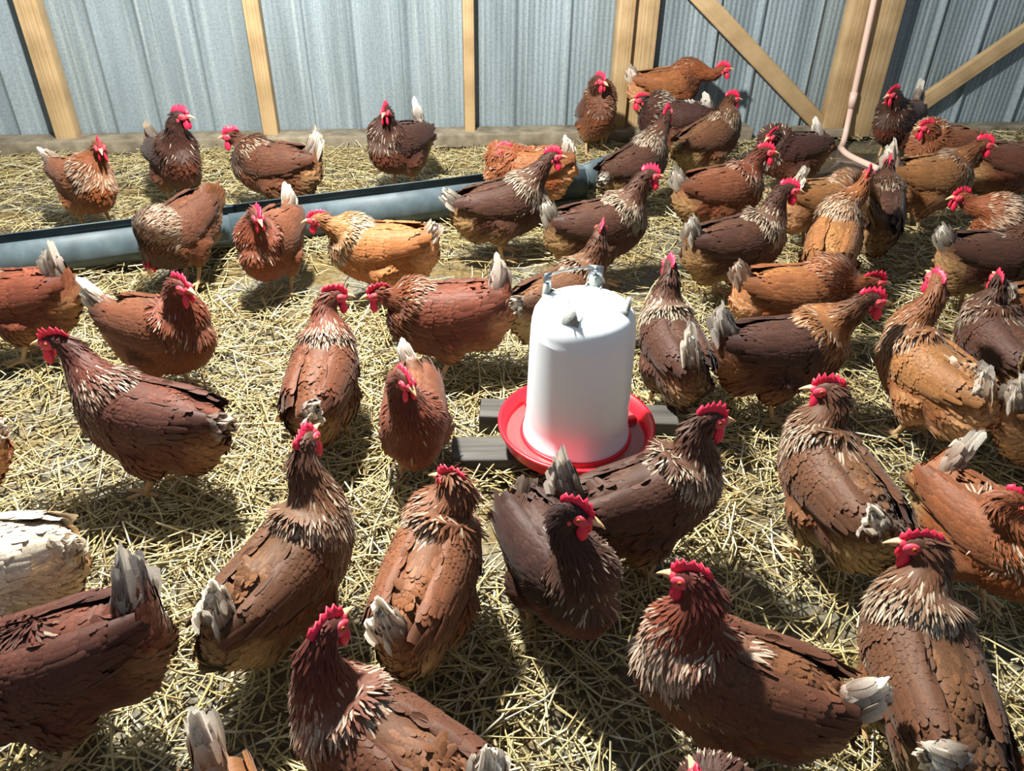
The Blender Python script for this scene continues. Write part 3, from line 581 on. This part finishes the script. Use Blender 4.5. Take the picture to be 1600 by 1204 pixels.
HENS = [
 ((-1.686, 2.923, 0.000), -0.663, 1.00, (0.169, 0.021, 0.371), -0.384, -0.175, (-0.240, -0.034, 0.284), 'red2', 0.70, 0.80, 8, 'reddish hen with cream hackle nearest the wall stud that leans most', 0),
 ((-1.435, 3.193, 0.000), -0.838, 1.04, (0.154, 0.009, 0.403), 0.750, 0.000, (-0.232, -0.006, 0.291), 'dark', 0.10, 0.30, 14, 'dark brown hen with long upright neck before the streaked panel', 0),
 ((-0.992, 3.121, 0.000), 3.002, 1.03, (0.162, -0.003, 0.316), 0.227, -0.087, (-0.200, -0.006, 0.378), 'brown', 0.45, 1.00, 4, 'brown hen with white tail tip facing the dark long-necked hen by the wall', 0),
 ((-0.520, 3.446, 0.000), 4.154, 1.03, (0.122, 0.042, 0.378), 0.419, -0.087, (-0.195, -0.064, 0.348), 'dark', 0.25, 0.90, 8, 'dark hen with white tail spike standing behind the gutter, facing out', 0),
 ((-1.149, 2.489, 0.000), 4.363, 0.96, (0.142, -0.041, 0.140), 0.611, -0.960, (-0.160, -0.056, 0.262), 'brown', 0.50, 0.30, -6, 'brown hen curling its neck down beside the grey gutter', 1),
 ((-0.814, 2.403, 0.000), 4.573, 0.96, (0.149, 0.039, 0.359), 0.663, -0.209, (-0.233, -0.013, 0.320), 'red', 0.20, 0.90, 4, 'russet hen with its head lowered at the gutter joint, tail raised', 1),
 ((-0.435, 2.343, 0.000), 3.107, 0.97, (0.200, 0.017, 0.314), 0.140, -0.087, (-0.190, 0.010, 0.302), 'pale', 0.90, 1.00, 0, 'pale golden hen with cream neck and white tail beside the gutter', 1),
 ((0.053, 3.127, 0.000), 3.246, 1.01, (0.103, 0.022, 0.298), 0.070, -0.087, (-0.160, -0.020, 0.335), 'tan2', 0.50, 0.90, 0, "orange hen at the gutter's far end, half hidden by a dark hen", 0),
 ((-0.047, 2.736, 0.000), 0.244, 0.99, (0.182, -0.015, 0.387), -0.070, 0.000, (-0.229, -0.011, 0.282), 'dark2', 0.80, 0.90, 10, 'dark hen with cream-tipped hackle and short white tail standing at the gutter', 0),
 ((0.407, 4.035, 0.000), -1.431, 1.04, (0.145, -0.032, 0.390), 0.559, -0.140, (-0.201, 0.019, 0.196), 'brown', 0.25, 0.20, 30, 'brown hen facing out, both shanks showing, in front of the double post', 0),
 ((0.779, 4.228, 0.087), 0.122, 1.04, (0.267, -0.045, 0.298), -0.122, 0.087, (-0.204, -0.009, 0.307), 'tan2', 0.10, 1.00, 6, 'tawny hen stretching its red head forward highest against the wall', 0),
 ((0.791, 3.925, 0.000), 3.107, 1.03, (0.176, 0.012, 0.300), 0.209, 0.000, (-0.129, -0.026, 0.331), 'dark', 0.70, 1.00, 6, 'dark hen with cream hackle facing the double post, white tail knob', 0),
 ((0.896, 3.608, 0.000), 0.611, 1.03, (0.124, 0.016, 0.362), -0.349, 0.000, (-0.259, -0.021, 0.204), 'brown2', 0.75, 0.10, 16, 'brown hen with cream necklace whose shadow falls on the wall', 0),
 ((0.501, 3.196, 0.000), 0.698, 1.01, (0.180, 0.014, 0.393), 0.349, 0.262, (-0.245, -0.042, 0.206), 'dark2', 0.60, 0.70, 14, 'dark hen stretching up with narrow neck behind the gutter end', 0),
 ((0.293, 2.546, 0.000), 0.244, 1.00, (0.166, -0.014, 0.386), -0.105, -0.087, (-0.204, -0.004, 0.323), 'dark2', 0.90, 1.00, 8, 'dark hen with cream cape and bright comb standing near the gutter offcut', 1),
 ((0.138, 2.026, 0.000), 0.663, 0.94, (0.149, -0.003, 0.397), 0.733, 0.175, (-0.220, -0.037, 0.273), 'brown2', 0.60, 0.80, 6, 'speckle-necked brown hen standing directly behind the white drinker', 1),
 ((0.801, 2.925, 0.000), 0.244, 1.00, (0.152, -0.016, 0.361), -0.244, -0.052, (-0.220, -0.005, 0.317), 'red', 0.85, 1.00, 6, 'russet hen with tall white tail and cream-streaked neck, facing the wet corner', 0),
 ((1.235, 3.466, 0.000), 3.403, 0.98, (0.140, 0.043, 0.302), 0.436, -0.175, (-0.140, -0.072, 0.326), 'dark', 0.50, 0.80, 4, 'small dark hen behind a crimson comb near the brace foot', 0),
 ((0.748, 2.421, 0.000), 0.279, 0.99, (0.152, -0.007, 0.390), -0.279, -0.087, (-0.199, -0.013, 0.327), 'dark2', 0.95, 0.90, 8, 'dark hen with broad cream cape and fluffy blond rump feathers', 1),
 ((1.174, 2.855, 0.000), 0.262, 0.96, (0.158, -0.020, 0.243), 0.087, -0.524, (-0.141, -0.048, 0.363), 'tan', 0.50, 1.00, 0, 'tan hen with rounded white tail, its head hidden behind a stretching hen', 0),
 ((1.074, 2.430, 0.000), 1.152, 1.00, (0.161, -0.052, 0.402), -0.105, 0.349, (-0.263, -0.056, 0.245), 'pale2', 0.75, 0.90, 18, 'golden speckled hen with thin upright neck and white rump, seen from behind', 1),
 ((1.365, 2.756, 0.000), 1.222, 0.95, (0.138, 0.007, 0.361), 0.000, 0.175, (-0.208, 0.101, 0.368), 'dark2', 0.50, 0.10, 16, 'dark hen with greyish neck seen from behind before the white-tailed tan hen', 0),
 ((1.683, 3.082, 0.000), 0.140, 1.03, (0.162, -0.026, 0.355), -0.227, -0.087, (-0.209, -0.001, 0.364), 'tan', 0.90, 1.00, 6, 'tan hen with tall white tail knob and cream hackle near the pipe', 0),
 ((1.929, 3.998, 0.000), 3.875, 1.03, (0.174, 0.017, 0.361), -0.297, -0.175, (-0.233, -0.027, 0.350), 'dark', 0.20, 0.60, 6, 'very dark hen hunched against the pipe post below the brace', 0),
 ((1.954, 3.563, 0.000), 3.491, 1.01, (0.163, 0.034, 0.316), -0.209, 0.000, (-0.194, -0.018, 0.228), 'red2', 0.60, 0.20, 6, 'light red hen facing the pipe, behind the tan hen with white tail knob', 0),
 ((2.132, 3.289, 0.000), 0.000, 1.03, (0.130, -0.007, 0.329), 0.000, 0.000, (-0.198, -0.039, 0.254), 'brown', 0.30, 0.20, 0, 'brown hen at the frame edge behind the cream-necked tan hen, head out of sight', 0),
 ((1.802, 2.605, 0.000), 3.107, 0.97, (0.240, -0.021, 0.317), 0.209, 0.000, (-0.169, -0.032, 0.272), 'tan2', 0.80, 0.40, 4, 'tawny hen with pink comb and cream neck facing inward above a dark one', 0),
 ((1.570, 2.334, 0.000), 0.035, 1.00, (0.124, 0.003, 0.360), -0.035, 0.000, (-0.222, -0.003, 0.324), 'dark2', 0.30, 0.90, 2, 'dark chocolate hen with white tail tip, its head beyond the frame edge', 1),
 ((1.063, 1.638, 0.000), 1.955, 0.94, (0.115, -0.040, 0.431), -0.297, 0.175, (-0.151, 0.038, 0.335), 'tan', 0.40, 1.00, 8, 'tan hen with large pale rump and a round shadow on its back', 1),
 ((1.324, 1.803, 0.000), 1.710, 0.91, (0.117, -0.012, 0.365), -0.314, 0.175, (-0.173, 0.081, 0.279), 'dark2', 0.70, 0.30, 10, 'dark hen with cream collar seen from behind beside the pale-rumped tan hen', 1),
 ((1.585, 2.036, 0.000), 0.087, 0.89, (0.095, 0.039, 0.377), -0.087, 0.000, (-0.194, -0.037, 0.306), 'tan2', 0.40, 1.00, 4, 'tawny hen at the edge showing only its white tail, behind the dark-collared one', 1),
 ((1.319, 1.486, 0.000), 0.140, 0.89, (0.094, 0.038, 0.362), -0.140, 0.000, (-0.207, -0.001, 0.349), 'tan', 0.40, 1.00, 8, 'tan hen at the edge showing only white tail plumes beside the dark-collared hen', 1),
 ((0.939, 1.095, 0.000), -1.152, 0.89, (0.046, -0.055, 0.357), 0.454, -0.262, (-0.151, 0.073, 0.355), 'red2', 0.60, 0.70, 4, 'orange-breasted hen with fluffed pale back facing out at the frame edge', 1),
 ((0.431, 1.766, 0.000), 1.763, 0.90, (0.146, -0.013, 0.408), -0.105, 0.175, (-0.169, 0.042, 0.386), 'dark2', 0.95, 0.90, 10, 'slim dark hen with white ring round its neck beside the white drinker', 1),
 ((0.834, 2.063, 0.000), 0.070, 0.96, (0.221, -0.040, 0.272), -0.070, 0.000, (-0.203, -0.004, 0.328), 'tan2', 0.20, 0.60, 2, 'tawny hen half hidden behind the dark hen with golden hackle', 1),
 ((0.710, 1.734, 0.000), 0.105, 0.99, (0.179, -0.038, 0.371), -0.140, -0.052, (-0.199, 0.007, 0.351), 'darkg', 0.30, 1.00, 4, 'large dark hen with golden hackle, bright comb and spread white tail, in profile', 1),
 ((0.671, 1.203, 0.000), 1.815, 0.96, (0.120, -0.011, 0.379), 0.977, -0.087, (-0.171, 0.066, 0.306), 'brown2', 0.70, 1.00, 8, 'broad ruffled brown hen with white tail rosette seen from behind, head turned sideways', 1),
 ((0.269, 1.157, 0.000), 0.314, 0.95, (0.128, 0.003, 0.390), -0.105, -0.087, (-0.194, 0.032, 0.367), 'dark2', 0.80, 0.70, 12, "big dark hen with speckled neck reaching over the drinker's red tray", 1),
 ((0.086, 0.999, 0.000), -1.082, 0.90, (0.097, -0.027, 0.436), 0.646, -0.140, (-0.172, 0.022, 0.261), 'dark', 0.15, 0.20, 6, 'dark mahogany hen with bright red comb facing out in front of the drinker', 1),
 ((-0.141, 0.949, 0.000), 1.326, 0.93, (0.113, -0.014, 0.360), 1.292, -0.087, (-0.197, 0.018, 0.346), 'tan3', 0.80, 0.90, 12, 'golden brown hen with tall pink comb and pale tail, seen from behind', 1),
 ((-0.399, 0.951, 0.000), 1.082, 0.93, (0.137, 0.033, 0.422), 0.227, 0.175, (-0.166, -0.007, 0.341), 'brown2', 0.45, 0.90, 12, 'brown hen with speckled neck and curled cream tail, seen from behind', 1),
 ((-0.469, 1.585, 0.000), 1.536, 0.92, (0.143, -0.017, 0.383), -1.187, -0.087, (-0.236, -0.057, 0.281), 'red', 0.90, 0.90, 14, 'russet hen with white neck patch seen from behind beside the small facing hen', 1),
 ((-0.227, 1.455, 0.000), -1.466, 0.88, (0.144, -0.011, 0.414), 0.506, -0.175, (-0.224, -0.033, 0.295), 'red', 0.05, 1.00, 4, 'small russet hen facing out with raised white tail left of the drinker', 1),
 ((-0.184, 1.908, 0.000), 3.176, 0.96, (0.194, 0.006, 0.280), 0.140, -0.140, (-0.150, -0.035, 0.387), 'red3', 0.50, 0.70, -4, 'rich red hen leaning low with raised tail behind the small facing hen', 1),
 ((-0.957, 1.793, 0.000), -0.349, 0.96, (0.144, -0.021, 0.383), -0.175, -0.087, (-0.239, -0.003, 0.313), 'red', 0.15, 1.00, 6, 'red-brown hen with dark upright neck and white tail, behind the profile hen', 1),
 ((-0.818, 1.391, 0.000), 2.932, 0.97, (0.198, -0.014, 0.382), 0.279, 0.000, (-0.240, 0.038, 0.261), 'dark3', 0.40, 0.40, 6, 'mahogany hen in full profile striding over sunlit straw with pale beak', 1),
 ((-1.437, 1.965, 0.000), 3.281, 0.94, (0.168, 0.010, 0.299), -0.140, 0.000, (-0.146, 0.010, 0.390), 'red3', 0.30, 1.00, 0, 'red hen cut by the frame edge, white tail knob and pink foot showing', 1),
 ((-1.268, 1.296, 0.000), 3.176, 0.88, (0.065, -0.082, 0.307), -0.035, 0.000, (-0.225, 0.020, 0.293), 'pale2', 0.30, 1.00, 0, 'pale hen beyond the frame edge, only tail fluff showing beside the striding hen', 1),
 ((-0.942, 0.959, 0.000), 3.176, 0.94, (0.119, -0.034, 0.311), -0.035, 0.000, (-0.212, 0.034, 0.293), 'white', 0.20, 1.00, -4, 'white hen with drooping plumes cut off by the frame edge', 1),
 ((-0.719, 0.746, 0.000), 3.491, 0.97, (0.108, -0.028, 0.268), -0.175, -0.349, (-0.160, -0.049, 0.390), 'dark3', 0.50, 1.00, -6, 'large dark mahogany hen with tall white-tipped tail at the frame edge', 1),
 ((-0.159, 0.604, 0.000), 2.618, 0.94, (0.124, -0.026, 0.402), -1.571, 0.000, (-0.159, -0.028, 0.348), 'red4', 0.90, 1.00, 6, 'deep red hen with cream-flecked hackle in the nearest row, body cut by the frame', 1),
 ((-0.342, 0.426, 0.000), -1.222, 0.89, (0.185, 0.000, 0.345), 0.000, 0.000, (-0.190, -0.000, 0.400), 'pale2', 0.30, 1.00, 0, 'pale hen below the frame edge showing only a pointed white tail', 1),
 ((0.360, 0.743, 0.000), 2.845, 0.94, (0.103, -0.007, 0.413), -0.227, -0.175, (-0.216, 0.004, 0.300), 'red4', 0.90, 1.00, 10, 'russet hen with cream bib and long white tail plume, a dark shadow on its back', 1),
 ((0.664, 0.766, 0.000), 1.553, 0.94, (0.129, 0.005, 0.380), 1.326, -0.087, (-0.187, 0.106, 0.282), 'brown2', 0.85, 0.90, 14, 'brown hen with flecked cape and white tail seen from behind, touching the tail plume', 1),
 ((0.278, 0.432, 0.000), 1.641, 0.89, (0.080, 0.039, 0.357), 0.017, 0.000, (-0.126, 0.044, 0.334), 'dark', 0.30, 0.30, 6, 'hen below the frame edge showing only a bright red comb', 1),
]
for k_, h_ in enumerate(HENS): make_hen(*h_, seed=100+k_*7)
